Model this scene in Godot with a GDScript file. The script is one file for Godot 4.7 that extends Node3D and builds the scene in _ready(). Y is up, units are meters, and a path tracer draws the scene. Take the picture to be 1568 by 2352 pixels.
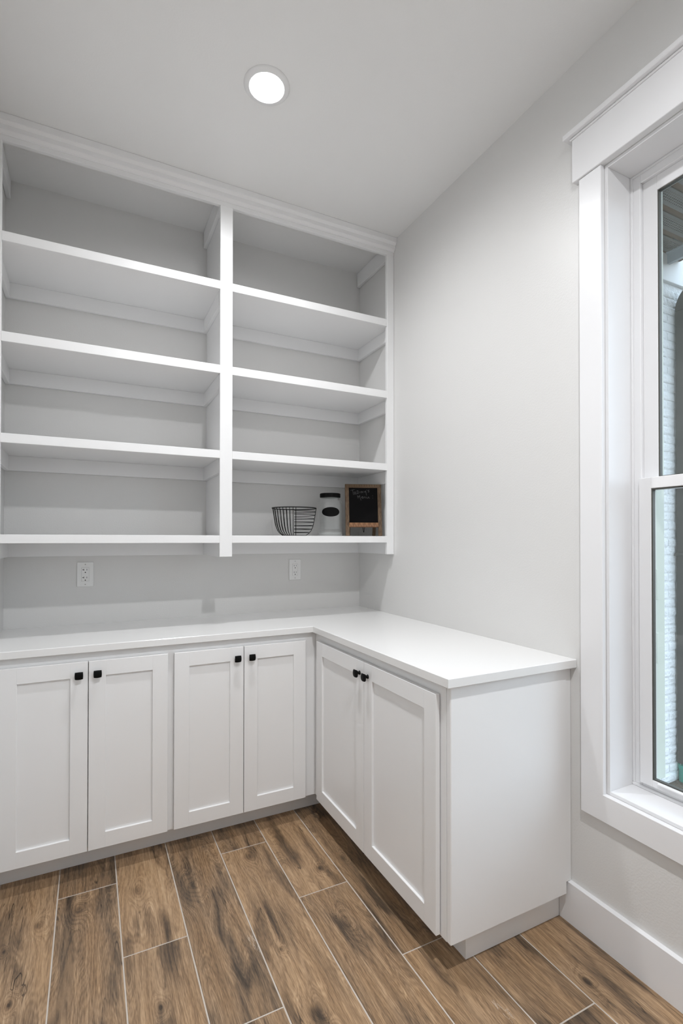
extends Node3D
# A pantry corner: built-in shelves over an L of shaker base cabinets, a window on the right wall.
# x runs along the back wall (0 at the right wall, negative to the left), z towards the camera, y up.

const H := 2.992          # ceiling height
const WL := -1.86         # left wall
const ZF := 3.55          # front wall, behind the camera
const FZ := 0.4005        # front plane of the shelf frame
const CT := 0.914         # counter top
const BACK_FACE := 0.529  # face frame of the back run
const SIDE_FACE := -0.530 # face frame of the right run
const END_Z := 1.5455     # end panel of the right run

var M := {}
var used := {}
var rng := RandomNumberGenerator.new()

func _ready() -> void:
	rng.seed = 11
	make_camera()
	make_sky()
	make_materials()
	make_lights()
	make_room()
	make_window()
	make_outside()
	make_floor()
	make_shelves()
	make_cabinets()
	make_counter()
	make_outlets()
	make_basket()
	make_jar()
	make_easel()

# ------------------------------------------------------------------ camera, sky, lamps

func make_camera() -> void:
	var c := Camera3D.new()
	c.name = "camera"
	var yaw := 0.4642
	var pitch := 0.0086
	var roll := 0.0007
	var f := Vector3(sin(yaw), 0, -cos(yaw))
	var r := Vector3(cos(yaw), 0, sin(yaw))
	var f2 := f * cos(pitch) + Vector3.UP * sin(pitch)
	var u2 := Vector3.UP * cos(pitch) - f * sin(pitch)
	var r3 := r * cos(roll) + u2 * sin(roll)
	var u3 := u2 * cos(roll) - r * sin(roll)
	c.transform = Transform3D(Basis(r3, u3, -f2), Vector3(-1.5045, 1.327, 2.7557))
	c.near = 0.05
	c.far = 60.0
	c.projection = Camera3D.PROJECTION_FRUSTUM
	c.keep_aspect = Camera3D.KEEP_HEIGHT
	c.size = 2.0 * c.near * 1176.0 / 1151.76       # focal length 1151.76 px of a 1568 x 2352 frame
	c.frustum_offset = Vector2(0, c.near * 53.8 / 1151.76)
	add_child(c)
	c.current = true

func make_sky() -> void:
	var w := WorldEnvironment.new()
	w.name = "world"
	var e := Environment.new()
	e.background_mode = Environment.BG_SKY
	var s := ProceduralSkyMaterial.new()      # an even, bright overcast
	s.sky_top_color = Color(0.80, 0.88, 0.95)
	s.sky_horizon_color = Color(0.86, 0.92, 0.97)
	s.ground_bottom_color = Color(0.30, 0.29, 0.27)
	s.ground_horizon_color = Color(0.40, 0.40, 0.38)
	s.sun_angle_max = 0.0
	e.sky = Sky.new()
	e.sky.sky_material = s
	e.background_energy_multiplier = 3.5
	e.tonemap_mode = Environment.TONE_MAPPER_LINEAR
	e.tonemap_exposure = 1.17
	e.sdfgi_enabled = true
	e.ssao_enabled = true
	e.ssil_enabled = true
	w.environment = e
	add_child(w)

const LAMP_ANGLE := 88.0
const LAMP_ENERGY := 1.74
const LAMP_GLOW := 9.0

func make_lights() -> void:
	downlight("recessed_light", Vector3(-0.933, H, 1.0), "round white recessed ceiling light glowing above the shelves")
	downlight("recessed_light_001", Vector3(-0.95, H, 2.55), "second round white recessed ceiling light, behind the camera near the front wall", 2.1)

func downlight(called: String, at: Vector3, label: String, strength := 1.0) -> void:
	var t := thing(called, label, "ceiling light", at, "recessed ceiling lights")
	var ring := new_st()
	lathe(ring, [[0.060, -0.004], [0.064, -0.009], [0.078, -0.007], [0.0835, -0.002], [0.0835, 0.0]], 64)
	part("trim_ring", ring, M.fitting, t)
	var lens := new_st()
	lathe(lens, [[0.0, -0.018], [0.02, -0.0172], [0.038, -0.0150], [0.052, -0.0105], [0.060, -0.004]], 64)
	part("lens", lens, M.lamp_lens, t)
	var l := SpotLight3D.new()
	l.name = "lamp_light"
	l.spot_angle = LAMP_ANGLE
	l.spot_angle_attenuation = 1.0
	l.spot_attenuation = 2.0
	l.spot_range = 12.0
	l.light_size = 0.04
	l.light_color = Color(0.985, 0.99, 1.0)
	l.light_energy = LAMP_ENERGY * strength
	l.shadow_enabled = true
	l.position = Vector3(0, -0.024, 0)
	l.rotation_degrees = Vector3(-90, 0, 0)
	t.add_child(l)

# ------------------------------------------------------------------ materials

func mat(called: String, color: Color, rough: float) -> StandardMaterial3D:
	var m := StandardMaterial3D.new()
	m.resource_name = called
	m.albedo_color = color
	m.roughness = rough
	return m

func relief(m: StandardMaterial3D, freq: float, cm: float, seed_: int, scale: float, octaves := 3) -> void:
	var n := FastNoiseLite.new()
	n.seed = seed_
	n.frequency = freq
	n.fractal_octaves = octaves
	var t := NoiseTexture2D.new()
	t.width = 512
	t.height = 512
	t.seamless = true
	t.noise = n
	m.heightmap_enabled = true
	m.heightmap_texture = t
	m.heightmap_scale = cm
	m.uv1_triplanar = true
	m.uv1_world_triplanar = true
	m.uv1_scale = Vector3.ONE * scale

func make_materials() -> void:
	M.wall = mat("wall_paint", Color(0.870, 0.867, 0.860), 0.42)
	relief(M.wall, 0.11, 0.022, 3, 2.0)                 # orange-peel texture of sprayed drywall
	M.ceiling = mat("ceiling_paint", Color(0.935, 0.934, 0.930), 0.6)
	relief(M.ceiling, 0.11, 0.015, 4, 2.0)
	M.trim = mat("white_semi_gloss_paint", Color(0.925, 0.925, 0.93), 0.3)
	M.cabinet = mat("white_cabinet_paint", Color(0.938, 0.938, 0.938), 0.34)
	relief(M.cabinet, 0.02, 0.006, 8, 1.6, 2)
	M.quartz = mat("white_quartz", Color(0.925, 0.924, 0.920), 0.16)
	M.fitting = mat("white_fitting", Color(0.93, 0.93, 0.93), 0.4)
	M.plastic = mat("white_plastic", Color(0.93, 0.93, 0.925), 0.3)
	M.slot = mat("black_slot", Color(0.03, 0.03, 0.03), 0.6)
	M.screw = mat("painted_screw", Color(0.72, 0.72, 0.71), 0.4)
	M.black = mat("matte_black_metal", Color(0.04, 0.04, 0.04), 0.5)
	M.black.metallic_specular = 0.25
	M.wire = mat("black_wire", Color(0.05, 0.05, 0.05), 0.5)
	M.wire.metallic_specular = 0.25
	M.vinyl = mat("white_vinyl", Color(0.92, 0.92, 0.925), 0.35)
	M.outer_vinyl = mat("pale_green_vinyl", Color(0.79, 0.825, 0.785), 0.5)
	M.gasket = mat("dark_glazing_seal", Color(0.30, 0.30, 0.28), 0.5)
	M.pane = mat("window_glass", Color(0.90, 0.97, 0.93, 0.03), 0.0)
	M.pane.transparency = BaseMaterial3D.TRANSPARENCY_ALPHA
	M.thin_glass = mat("thin_jar_glass", Color(0.80, 0.83, 0.82, 0.06), 0.02)
	M.thin_glass.transparency = BaseMaterial3D.TRANSPARENCY_ALPHA
	M.foot_glass = mat("jar_foot_glass", Color(0.92, 0.94, 0.93, 0.16), 0.04)
	M.foot_glass.transparency = BaseMaterial3D.TRANSPARENCY_ALPHA
	M.lamp_lens = mat("lamp_lens", Color(1, 1, 1), 0.5)
	M.lamp_lens.emission_enabled = true
	M.lamp_lens.emission = Color(0.985, 0.99, 1.0)
	M.lamp_lens.emission_energy_multiplier = LAMP_GLOW
	M.grout = mat("pale_grout", Color(0.79, 0.755, 0.715), 0.8)
	relief(M.grout, 0.08, 0.03, 5, 4.0)
	M.brick = mat("white_painted_brick", Color(0.90, 0.915, 0.92), 0.6)
	relief(M.brick, 0.02, 0.5, 6, 3.0, 4)
	M.bronze = mat("bronze_downspout", Color(0.20, 0.185, 0.175), 0.55)
	M.soffit = mat("grey_vented_soffit", Color(0.40, 0.40, 0.395), 0.6)
	M.lumber = mat("brown_lumber", Color(0.36, 0.25, 0.15), 0.8)
	M.fascia = mat("grey_blue_fascia", Color(0.62, 0.66, 0.69), 0.4)
	M.frieze = mat("white_frieze", Color(0.90, 0.91, 0.91), 0.5)
	M.soil = mat("dark_soil", Color(0.36, 0.31, 0.26), 0.95)
	relief(M.soil, 0.03, 3.0, 7, 1.5, 5)
	M.teal = mat("teal_drain_pipe", Color(0.16, 0.62, 0.55), 0.4)
	M.rustic = wood_material()
	M.rustic_pale = wood_material()
	M.rustic_pale.albedo_color = Color(1.0, 0.96, 0.92)
	M.rustic_pale.resource_name = "pale_rustic_wood"
	M.board = mat("chalkboard_slate", Color(1, 1, 1), 0.7)
	M.board.metallic_specular = 0.2
	M.board.albedo_texture = ImageTexture.create_from_image(chalk_image())
	for k in 2:
		M["plank_%d" % k] = mat("wood_look_tile", Color(1, 1, 1), 0.42)
		M["plank_%d" % k].albedo_texture = ImageTexture.create_from_image(plank_atlas(k))

func wood_material() -> StandardMaterial3D:
	var n := FastNoiseLite.new()
	n.seed = 31
	n.frequency = 0.03
	n.fractal_octaves = 4
	var ramp := Gradient.new()
	ramp.offsets = PackedFloat32Array([0.0, 0.4, 0.62, 1.0])
	ramp.colors = PackedColorArray([Color(0.30, 0.20, 0.13), Color(0.47, 0.34, 0.24), Color(0.56, 0.42, 0.30), Color(0.70, 0.57, 0.45)])
	var t := NoiseTexture2D.new()
	t.width = 256
	t.height = 256
	t.seamless = true
	t.noise = n
	t.color_ramp = ramp
	var m := mat("rustic_brown_wood", Color(0.80, 0.86, 0.90), 0.7)
	m.albedo_texture = t
	m.uv1_triplanar = true
	m.uv1_scale = Vector3(34, 3, 34)
	return m

# -- the wood print of the floor tiles: sixteen different prints, eight to an atlas

const PW := 256
const PH := 1024

func noise_field(seed_: int, w: int, h: int, freq: float, octaves: int) -> PackedByteArray:
	var n := FastNoiseLite.new()
	n.seed = seed_
	n.noise_type = FastNoiseLite.TYPE_SIMPLEX_SMOOTH
	n.frequency = freq
	n.fractal_octaves = octaves
	var im := n.get_image(w, h, false, false, true)
	im.convert(Image.FORMAT_L8)
	im.resize(PW, PH, Image.INTERPOLATE_CUBIC)
	return im.get_data()

# knots: [across 0..1, along 0..1, radius in metres, darkness]
var knots := {
	0: [[0.73, 0.43, 0.016, 0.55], [0.50, 0.695, 0.012, 0.9], [0.30, 0.50, 0.006, 0.6]],
	1: [],
	2: [[0.35, 0.08, 0.02, 0.5]],
	3: [[0.33, 0.735, 0.018, 0.55]],
	4: [[0.44, 0.20, 0.010, 0.8]],
	5: [[0.30, 0.46, 0.022, 0.25]],
	6: [],
	7: [[0.50, 0.06, 0.020, 0.55], [0.36, 0.72, 0.024, 0.6], [0.30, 0.50, 0.008, 0.8]],
	8: [[0.68, 0.90, 0.013, 1.0]],
	9: [[0.45, 0.16, 0.020, 0.3]],
	10: [[0.25, 0.55, 0.012, 0.4]],
	11: [[0.52, 0.05, 0.022, 0.7]],
	12: [[0.20, 0.62, 0.012, 0.95]],
	13: [],
	14: [[0.60, 0.40, 0.015, 0.5]],
	15: [[0.40, 0.70, 0.015, 0.5]],
}
# tone of each print: [lightness shift, dark streak strength, where across the streak runs, greyness]
var tones := [[0.05, 0.10, 0.10, 0.35], [-0.10, 0.25, 0.45, 0.4], [-0.04, 0.42, 0.22, 0.45], [0.10, 0.35, 0.75, 0.2], [0.04, 0.22, 0.75, 0.3],
	[-0.05, 0.30, 0.55, 0.45], [-0.06, 0.20, 0.50, 0.4], [0.03, 0.30, 0.35, 0.2], [0.05, 0.20, 0.35, 0.1], [-0.03, 0.25, 0.30, 0.35],
	[-0.06, 0.28, 0.30, 0.4], [-0.01, 0.30, 0.60, 0.3], [0.02, 0.30, 0.85, 0.3], [-0.05, 0.3, 0.5, 0.3], [0.0, 0.2, 0.4, 0.3], [-0.05, 0.25, 0.3, 0.3]]

func plank_atlas(which: int) -> Image:
	var out := PackedByteArray()
	out.resize(PW * 8 * PH * 3)
	for k in 8:
		var v := which * 8 + k
		var warp := noise_field(100 + v, 48, 40, 0.035, 2)
		var streak := noise_field(200 + v, 96, 22, 0.06, 3)
		var fibre := noise_field(300 + v, 256, 40, 0.30, 3)
		var fleck := noise_field(400 + v, 256, 220, 0.16, 3)
		var blotch := noise_field(500 + v, 40, 48, 0.05, 3)
		var line := noise_field(600 + v, 80, 16, 0.05, 2)
		var tone: Array = tones[v]
		var lift: float = tone[0]
		var s_amount: float = tone[1]
		var s_at: float = tone[2]
		var grey: float = tone[3]
		var spots: Array = knots[v]
		for y in PH:
			var fy := (y + 0.5) / PH
			for x in PW:
				var i := y * PW + x
				var fx := (x + 0.5) / PW
				var wv := warp[i] / 255.0
				var bend := (wv - 0.5) * 3.4
				var dark := 0.0
				var around := 0.0
				for s in spots:
					var dx: float = (fx - s[0]) * 0.195
					var dy: float = (fy - s[1]) * 0.62
					var rr: float = s[2]
					var d2 := (dx * dx + dy * dy) / (rr * rr)
					if d2 < 14.0:
						var g := exp(-d2 * 0.35)
						around += g
						bend += g * 2.6
						dark += exp(-d2 * 2.2) * s[3] * (0.6 + 0.7 * fleck[i] / 255.0)
						dark += s[3] * 0.16 * g * (0.5 + 0.5 * sin(sqrt(d2) * 8.0 + bend * 3.0))
				var b := blotch[i] / 255.0
				var sv := streak[i] / 255.0
				var fb := fibre[i] / 255.0
				var fl := fleck[i] / 255.0
				var phase := fx * 4.6 + bend * 0.9 + 0.25 * (sv - 0.5)
				var ring := sin(phase * 9.0)
				var fine := sin(phase * 31.0 + 3.0 * (fb - 0.5))
				var t := 0.475 + lift
				t += 0.16 * (sv - 0.5)
				t += 0.06 * ring + 0.045 * fine
				t -= 0.10 * pow(maxf(0.0, ring), 10.0) * smoothstep(0.35, 0.6, fl)
				t += 0.30 * (fb - 0.5)
				t += 0.20 * (fl - 0.5)
				t -= 0.20 * smoothstep(0.50, 0.92, b)
				t += 0.10 * smoothstep(0.62, 0.9, sv) * fb
				var off := fx - s_at + (wv - 0.5) * 0.5
				t -= s_amount * 0.80 * exp(-off * off * 150.0) * smoothstep(0.42, 0.85, b + 0.5 * (fb - 0.5))
				var l := absf(line[i] / 255.0 - 0.5 + 0.02 * ring)
				if l < 0.011:
					t -= 0.50 * (1.0 - l / 0.011) * smoothstep(0.50, 0.66, b + 0.35 * (fb - 0.5))
				t -= 0.55 * dark
				t = clampf(t, 0.0, 1.0)
				# palette: near-black brown, brown, tan, pale tan
				var r := 0.0
				var gg := 0.0
				var bb := 0.0
				if t < 0.35:
					var q := t / 0.35
					r = lerpf(0.25, 0.51, q); gg = lerpf(0.20, 0.405, q); bb = lerpf(0.154, 0.298, q)
				elif t < 0.6:
					var q2 := (t - 0.35) / 0.25
					r = lerpf(0.51, 0.69, q2); gg = lerpf(0.405, 0.565, q2); bb = lerpf(0.298, 0.430, q2)
				else:
					var q3 := (t - 0.6) / 0.4
					r = lerpf(0.69, 0.86, q3); gg = lerpf(0.565, 0.76, q3); bb = lerpf(0.430, 0.630, q3)
				var g2 := 0.65 * grey * clampf(b * 1.3 - 0.2, 0.0, 1.0)
				var mean := (r + gg + bb) / 3.0
				r = lerpf(r, mean * 1.06, g2); gg = lerpf(gg, mean, g2); bb = lerpf(bb, mean * 0.94, g2)
				var o := (y * PW * 8 + k * PW + x) * 3
				out[o] = int(r * 255.0)
				out[o + 1] = int(gg * 255.0)
				out[o + 2] = int(bb * 255.0)
	var im := Image.create_from_data(PW * 8, PH, false, Image.FORMAT_RGB8, out)
	if which == 0:      # dried grout smears left on two tiles
		smear(im, 5, 0.93, 0.755, 0.10)
		smear(im, 5, 0.97, 0.80, 0.06)
	else:
		smear(im, 12 - 8, 0.70, 0.235, 0.06)
		smear(im, 12 - 8, 0.76, 0.255, 0.05)
	im.generate_mipmaps()
	return im

func smear(im: Image, column: int, ax: float, ay: float, length: float) -> void:
	var r := RandomNumberGenerator.new()
	r.seed = int(ax * 1000.0 + ay * 77.0)
	for k in 7:
		var x := column * PW + int(clampf(ax + r.randf_range(-0.05, 0.05), 0.01, 0.98) * PW)
		var y := int((ay + r.randf_range(-0.02, 0.02)) * PH)
		var n := int(length * r.randf_range(0.1, 0.4) * PH)
		for j in n:
			var px := clampi(x + int(2.5 * sin(j * 0.15 + k)), column * PW, column * PW + PW - 3)
			for e in 2:
				if r.randf() < 0.7 and y + j < PH:
					im.set_pixel(px + e, y + j, im.get_pixel(px + e, y + j).lerp(Color(0.86, 0.83, 0.80), 0.6))

# -- the chalk writing

func chalk_image() -> Image:
	var im := Image.create_empty(384, 480, false, Image.FORMAT_RGB8)
	im.fill(Color(0.055, 0.052, 0.055))
	var r := RandomNumberGenerator.new()
	r.seed = 5
	for k in 2600:      # old chalk dust rubbed into the board, in specks
		var x := r.randi_range(0, 383)
		var y := r.randi_range(0, 479)
		im.set_pixel(x, y, Color(0.075, 0.072, 0.076))
	var strokes := [
		# T o D a y ' s
		[[28, 36], [52, 30], [80, 26]], [[54, 30], [58, 56], [62, 80]],
		[[86, 56], [76, 62], [74, 72], [82, 78], [94, 72], [94, 60], [84, 56]],
		[[112, 40], [116, 60], [118, 78]], [[110, 42], [128, 44], [142, 58], [136, 72], [118, 78]],
		[[178, 48], [164, 50], [158, 62], [166, 70], [180, 60], [182, 48]], [[181, 48], [186, 66], [194, 66]],
		[[202, 44], [206, 58], [218, 58], [226, 42]], [[226, 40], [230, 70], [238, 104]],
		[[242, 24], [238, 34]],
		[[276, 28], [258, 32], [256, 42], [270, 46], [272, 56], [256, 62]],
		[[60, 92], [88, 86], [122, 80]],
		# M e n u :
		[[118, 108], [122, 130], [126, 146]], [[118, 108], [134, 128], [146, 104]], [[146, 104], [152, 140], [164, 172]],
		[[172, 134], [188, 128], [184, 118], [172, 124], [172, 138], [182, 146], [194, 140]],
		[[200, 124], [204, 144]], [[202, 132], [214, 122], [222, 128], [226, 144]],
		[[238, 122], [238, 138], [246, 144], [258, 136], [262, 120]], [[262, 120], [268, 138], [280, 142]],
		[[312, 106], [318, 110]], [[314, 138], [320, 142]],
	]
	for st in strokes:
		for k in range(st.size() - 1):
			var a := Vector2(st[k][0], st[k][1])
			var b := Vector2(st[k + 1][0], st[k + 1][1])
			var steps := int(a.distance_to(b) * 2.0) + 1
			for j in steps:
				var p := a.lerp(b, float(j) / steps)
				for dx in range(-2, 3):
					for dy in range(-2, 3):
						if dx * dx + dy * dy < 5 and r.randf() < 0.5:
							var q := Vector2i(int(p.x) + dx, int(p.y) + dy)
							if q.x >= 0 and q.x < 384 and q.y >= 0:
								im.set_pixel(q.x, q.y, Color(0.46, 0.46, 0.46).lerp(Color(0.26, 0.26, 0.26), r.randf()))
	im.generate_mipmaps()
	return im

# ------------------------------------------------------------------ nodes

func numbered(called: String) -> String:
	var n: int = used.get(called, 0)
	used[called] = n + 1
	return called if n == 0 else "%s_%03d" % [called, n]

func thing(called: String, label: String, category: String, at := Vector3.ZERO, group := "") -> Node3D:
	var o := Node3D.new()
	o.name = called
	add_child(o, true)
	o.position = at
	o.set_meta("label", label)
	o.set_meta("category", category)
	if group:
		o.set_meta("group", group)
	return o

func part(called: String, st: SurfaceTool, m: Material, parent: Node3D) -> MeshInstance3D:
	var o := MeshInstance3D.new()
	o.name = called
	o.mesh = st.commit()
	o.material_override = m
	parent.add_child(o, true)
	return o

func structure(called: String, st: SurfaceTool, m: Material, label: String) -> MeshInstance3D:
	var o := part(called, st, m, self)
	o.set_meta("kind", "structure")
	o.set_meta("label", label)
	return o

func reuse(called: String, mesh: Mesh, m: Material, parent: Node3D, at: Transform3D) -> MeshInstance3D:
	var o := MeshInstance3D.new()
	o.name = called
	o.mesh = mesh
	o.material_override = m
	o.transform = at
	parent.add_child(o, true)
	return o

# ------------------------------------------------------------------ shapes

func new_st() -> SurfaceTool:
	var st := SurfaceTool.new()
	st.begin(Mesh.PRIMITIVE_TRIANGLES)
	return st

func tri(st: SurfaceTool, a: Vector3, b: Vector3, c: Vector3, n: Vector3, ua := Vector2.ZERO, ub := Vector2.ZERO, uc := Vector2.ZERO) -> void:
	if (b - a).cross(c - a).dot(n) > 0.0:      # front faces run clockwise
		var t := b; b = c; c = t
		var u := ub; ub = uc; uc = u
	for p in [[a, ua], [b, ub], [c, uc]]:
		st.set_normal(n)
		st.set_uv(p[1])
		st.add_vertex(p[0])

func face(st: SurfaceTool, pts: Array, centre: Vector3) -> void:
	var n: Vector3 = (pts[1] - pts[0]).cross(pts[2] - pts[0])
	if n.length_squared() < 1e-16:
		return
	n = n.normalized()
	if n.dot(pts[0] - centre) < 0.0:
		n = -n
	for k in range(1, pts.size() - 1):
		tri(st, pts[0], pts[k], pts[k + 1], n)

# a box with chamfered edges, from corner a to corner b
func box(st: SurfaceTool, a: Vector3, b: Vector3, bevel := 0.0, xf := Transform3D.IDENTITY) -> void:
	var lo := a.min(b)
	var hi := a.max(b)
	var c := xf * ((lo + hi) / 2.0)
	var s: Vector3 = hi - lo
	var e := minf(bevel, minf(s.x, minf(s.y, s.z)) * 0.45)
	var corner := func(sx: int, sy: int, sz: int, flat: int) -> Vector3:
		var p := Vector3(hi.x if sx > 0 else lo.x, hi.y if sy > 0 else lo.y, hi.z if sz > 0 else lo.z)
		if flat != 0: p.x -= sx * e
		if flat != 1: p.y -= sy * e
		if flat != 2: p.z -= sz * e
		return xf * p
	for s1 in [-1, 1]:
		face(st, [corner.call(s1, -1, -1, 0), corner.call(s1, 1, -1, 0), corner.call(s1, 1, 1, 0), corner.call(s1, -1, 1, 0)], c)
		face(st, [corner.call(-1, s1, -1, 1), corner.call(1, s1, -1, 1), corner.call(1, s1, 1, 1), corner.call(-1, s1, 1, 1)], c)
		face(st, [corner.call(-1, -1, s1, 2), corner.call(1, -1, s1, 2), corner.call(1, 1, s1, 2), corner.call(-1, 1, s1, 2)], c)
	if e <= 0.0:
		return
	for s1 in [-1, 1]:
		for s2 in [-1, 1]:
			face(st, [corner.call(s1, s2, -1, 0), corner.call(s1, s2, 1, 0), corner.call(s1, s2, 1, 1), corner.call(s1, s2, -1, 1)], c)
			face(st, [corner.call(s1, -1, s2, 0), corner.call(s1, 1, s2, 0), corner.call(s1, 1, s2, 2), corner.call(s1, -1, s2, 2)], c)
			face(st, [corner.call(-1, s1, s2, 1), corner.call(1, s1, s2, 1), corner.call(1, s1, s2, 2), corner.call(-1, s1, s2, 2)], c)
			for s3 in [-1, 1]:
				face(st, [corner.call(s1, s2, s3, 0), corner.call(s1, s2, s3, 1), corner.call(s1, s2, s3, 2)], c)

# a polygon (points in the plane of right and up) pushed along a direction
func prism(st: SurfaceTool, poly: PackedVector2Array, origin: Vector3, right: Vector3, up: Vector3, along: Vector3) -> void:
	if Geometry2D.is_polygon_clockwise(poly):
		poly.reverse()
	var n := poly.size()
	var at := func(k: int) -> Vector3: return origin + right * poly[k].x + up * poly[k].y
	var depth := along.normalized()
	var tris := Geometry2D.triangulate_polygon(poly)
	for k in range(0, tris.size(), 3):
		var p: Vector3 = at.call(tris[k]); var q: Vector3 = at.call(tris[k + 1]); var r: Vector3 = at.call(tris[k + 2])
		tri(st, p, q, r, -depth)
		tri(st, p + along, q + along, r + along, depth)
	for k in n:
		var d := poly[(k + 1) % n] - poly[k]
		var out := Vector2(d.y, -d.x).normalized()
		var nn := (right * out.x + up * out.y).normalized()
		var p: Vector3 = at.call(k); var q: Vector3 = at.call((k + 1) % n)
		tri(st, p, q, q + along, nn)
		tri(st, p, q + along, p + along, nn)

# a profile of [radius, height] turned about the y axis, smooth where the profile bends gently
func lathe(st: SurfaceTool, prof: Array, sides: int, at := Vector3.ZERO, inside := false) -> void:
	var nn := []
	for k in range(prof.size() - 1):
		var d := Vector2(prof[k + 1][0] - prof[k][0], prof[k + 1][1] - prof[k][1]).normalized()
		nn.append(Vector2(d.y, -d.x))
	for k in range(prof.size() - 1):
		var n0: Vector2 = nn[k]
		var n1: Vector2 = nn[k]
		if k > 0 and nn[k].dot(nn[k - 1]) > 0.6: n0 = (nn[k] + nn[k - 1]).normalized()
		if k < nn.size() - 1 and nn[k].dot(nn[k + 1]) > 0.6: n1 = (nn[k] + nn[k + 1]).normalized()
		for j in sides:
			var quad := []
			for e in [[0, 0], [0, 1], [1, 1], [1, 0]]:
				var ang: float = TAU * (j + e[1]) / sides
				var dir := Vector3(cos(ang), 0, sin(ang))
				var q: Array = prof[k + e[0]]
				var nv: Vector2 = n1 if e[0] else n0
				quad.append([at + dir * q[0] + Vector3.UP * q[1], (dir * nv.x + Vector3.UP * nv.y).normalized()])
			for ids in [[0, 1, 2], [0, 2, 3]]:
				var p: Array = ids.map(func(z): return quad[z])
				var g: Vector3 = (p[1][0] - p[0][0]).cross(p[2][0] - p[0][0])
				if g.length_squared() < 1e-18:
					continue
				if g.dot(p[0][1] + p[1][1] + p[2][1]) > 0.0:
					p = [p[0], p[2], p[1]]
				for w in p:
					st.set_normal(w[1])
					st.set_uv(Vector2.ZERO)
					st.add_vertex(w[0])

# a round wire along points
func tube(st: SurfaceTool, pts: Array, r: float, sides := 8, closed := false) -> void:
	var n := pts.size()
	var rings := []
	var ref := Vector3(0.31, 0.87, 0.38).normalized()
	for k in n:
		var a: Vector3 = pts[(k - 1 + n) % n] if closed or k > 0 else pts[k]
		var b: Vector3 = pts[(k + 1) % n] if closed or k < n - 1 else pts[k]
		var d := (b - a).normalized()
		var u := (ref - d * ref.dot(d)).normalized()
		var v := d.cross(u)
		var ring := []
		for j in sides:
			var dir: Vector3 = u * cos(TAU * j / sides) + v * sin(TAU * j / sides)
			ring.append([pts[k] + dir * r, dir])
		rings.append(ring)
	for k in (n if closed else n - 1):
		for j in sides:
			var p: Array = rings[k][j]
			var q: Array = rings[k][(j + 1) % sides]
			var s: Array = rings[(k + 1) % n][(j + 1) % sides]
			var t: Array = rings[(k + 1) % n][j]
			for set3 in [[p, q, s], [p, s, t]]:
				var w: Array = set3
				if (w[1][0] - w[0][0]).cross(w[2][0] - w[0][0]).dot(w[0][1] + w[1][1] + w[2][1]) > 0.0:
					w = [w[0], w[2], w[1]]
				for z in w:
					st.set_normal(z[1])
					st.set_uv(Vector2.ZERO)
					st.add_vertex(z[0])
	if not closed:
		for e in [0, n - 1]:
			var nrm: Vector3 = (pts[0] - pts[1]).normalized() if e == 0 else (pts[n - 1] - pts[n - 2]).normalized()
			for j in sides:
				tri(st, pts[e], rings[e][j][0], rings[e][(j + 1) % sides][0], nrm)

# ------------------------------------------------------------------ the room

const WIN_Z0 := 1.6893      # window opening, inside the jambs
const WIN_Z1 := 2.600
const WIN_Y0 := 0.514
const WIN_Y1 := 2.543
const WALL_T := 0.16

func make_room() -> void:
	var st := new_st()
	box(st, Vector3(WL - WALL_T, -0.2, -WALL_T), Vector3(WALL_T, H + 0.3, 0))
	structure("wall_back", st, M.wall, "light grey painted drywall back wall behind the shelves and cabinets")
	st = new_st()
	box(st, Vector3(WL - WALL_T, -0.2, 0), Vector3(WL, H + 0.3, ZF))
	structure("wall_left", st, M.wall, "light grey painted wall at the left edge of the pantry")
	st = new_st()
	box(st, Vector3(WL - WALL_T, -0.2, ZF), Vector3(WALL_T, H + 0.3, ZF + WALL_T))
	structure("wall_front", st, M.wall, "light grey painted wall closing the pantry opposite the shelves")
	st = new_st()       # the right wall, around its window opening (rough opening 12 mm outside the jambs)
	var z0 := WIN_Z0 - 0.012
	var z1 := WIN_Z1 + 0.012
	var y0 := WIN_Y0 - 0.012
	var y1 := WIN_Y1 + 0.012
	box(st, Vector3(0, -0.2, 0), Vector3(WALL_T, H + 0.3, z0))
	box(st, Vector3(0, -0.2, z1), Vector3(WALL_T, H + 0.3, ZF))
	box(st, Vector3(0, -0.2, z0), Vector3(WALL_T, y0, z1))
	box(st, Vector3(0, y1, z0), Vector3(WALL_T, H + 0.3, z1))
	structure("wall_right", st, M.wall, "light grey painted drywall wall with the window at the right")
	st = new_st()
	box(st, Vector3(WL, H, 0), Vector3(0, H + 0.2, ZF))
	structure("ceiling", st, M.ceiling, "flat light grey painted ceiling with a recessed light")
	st = new_st()
	prism(st, PackedVector2Array([Vector2(0, 0), Vector2(-0.016, 0), Vector2(-0.016, 0.139), Vector2(-0.0145, 0.1405), Vector2(-0.002, 0.1415), Vector2(0, 0.1415)]), Vector3(0, 0, 1.5044), Vector3.RIGHT, Vector3.UP, Vector3(0, 0, ZF - 1.5044))
	structure("baseboard_right", st, M.trim, "tall flat white baseboard under the window")

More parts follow.
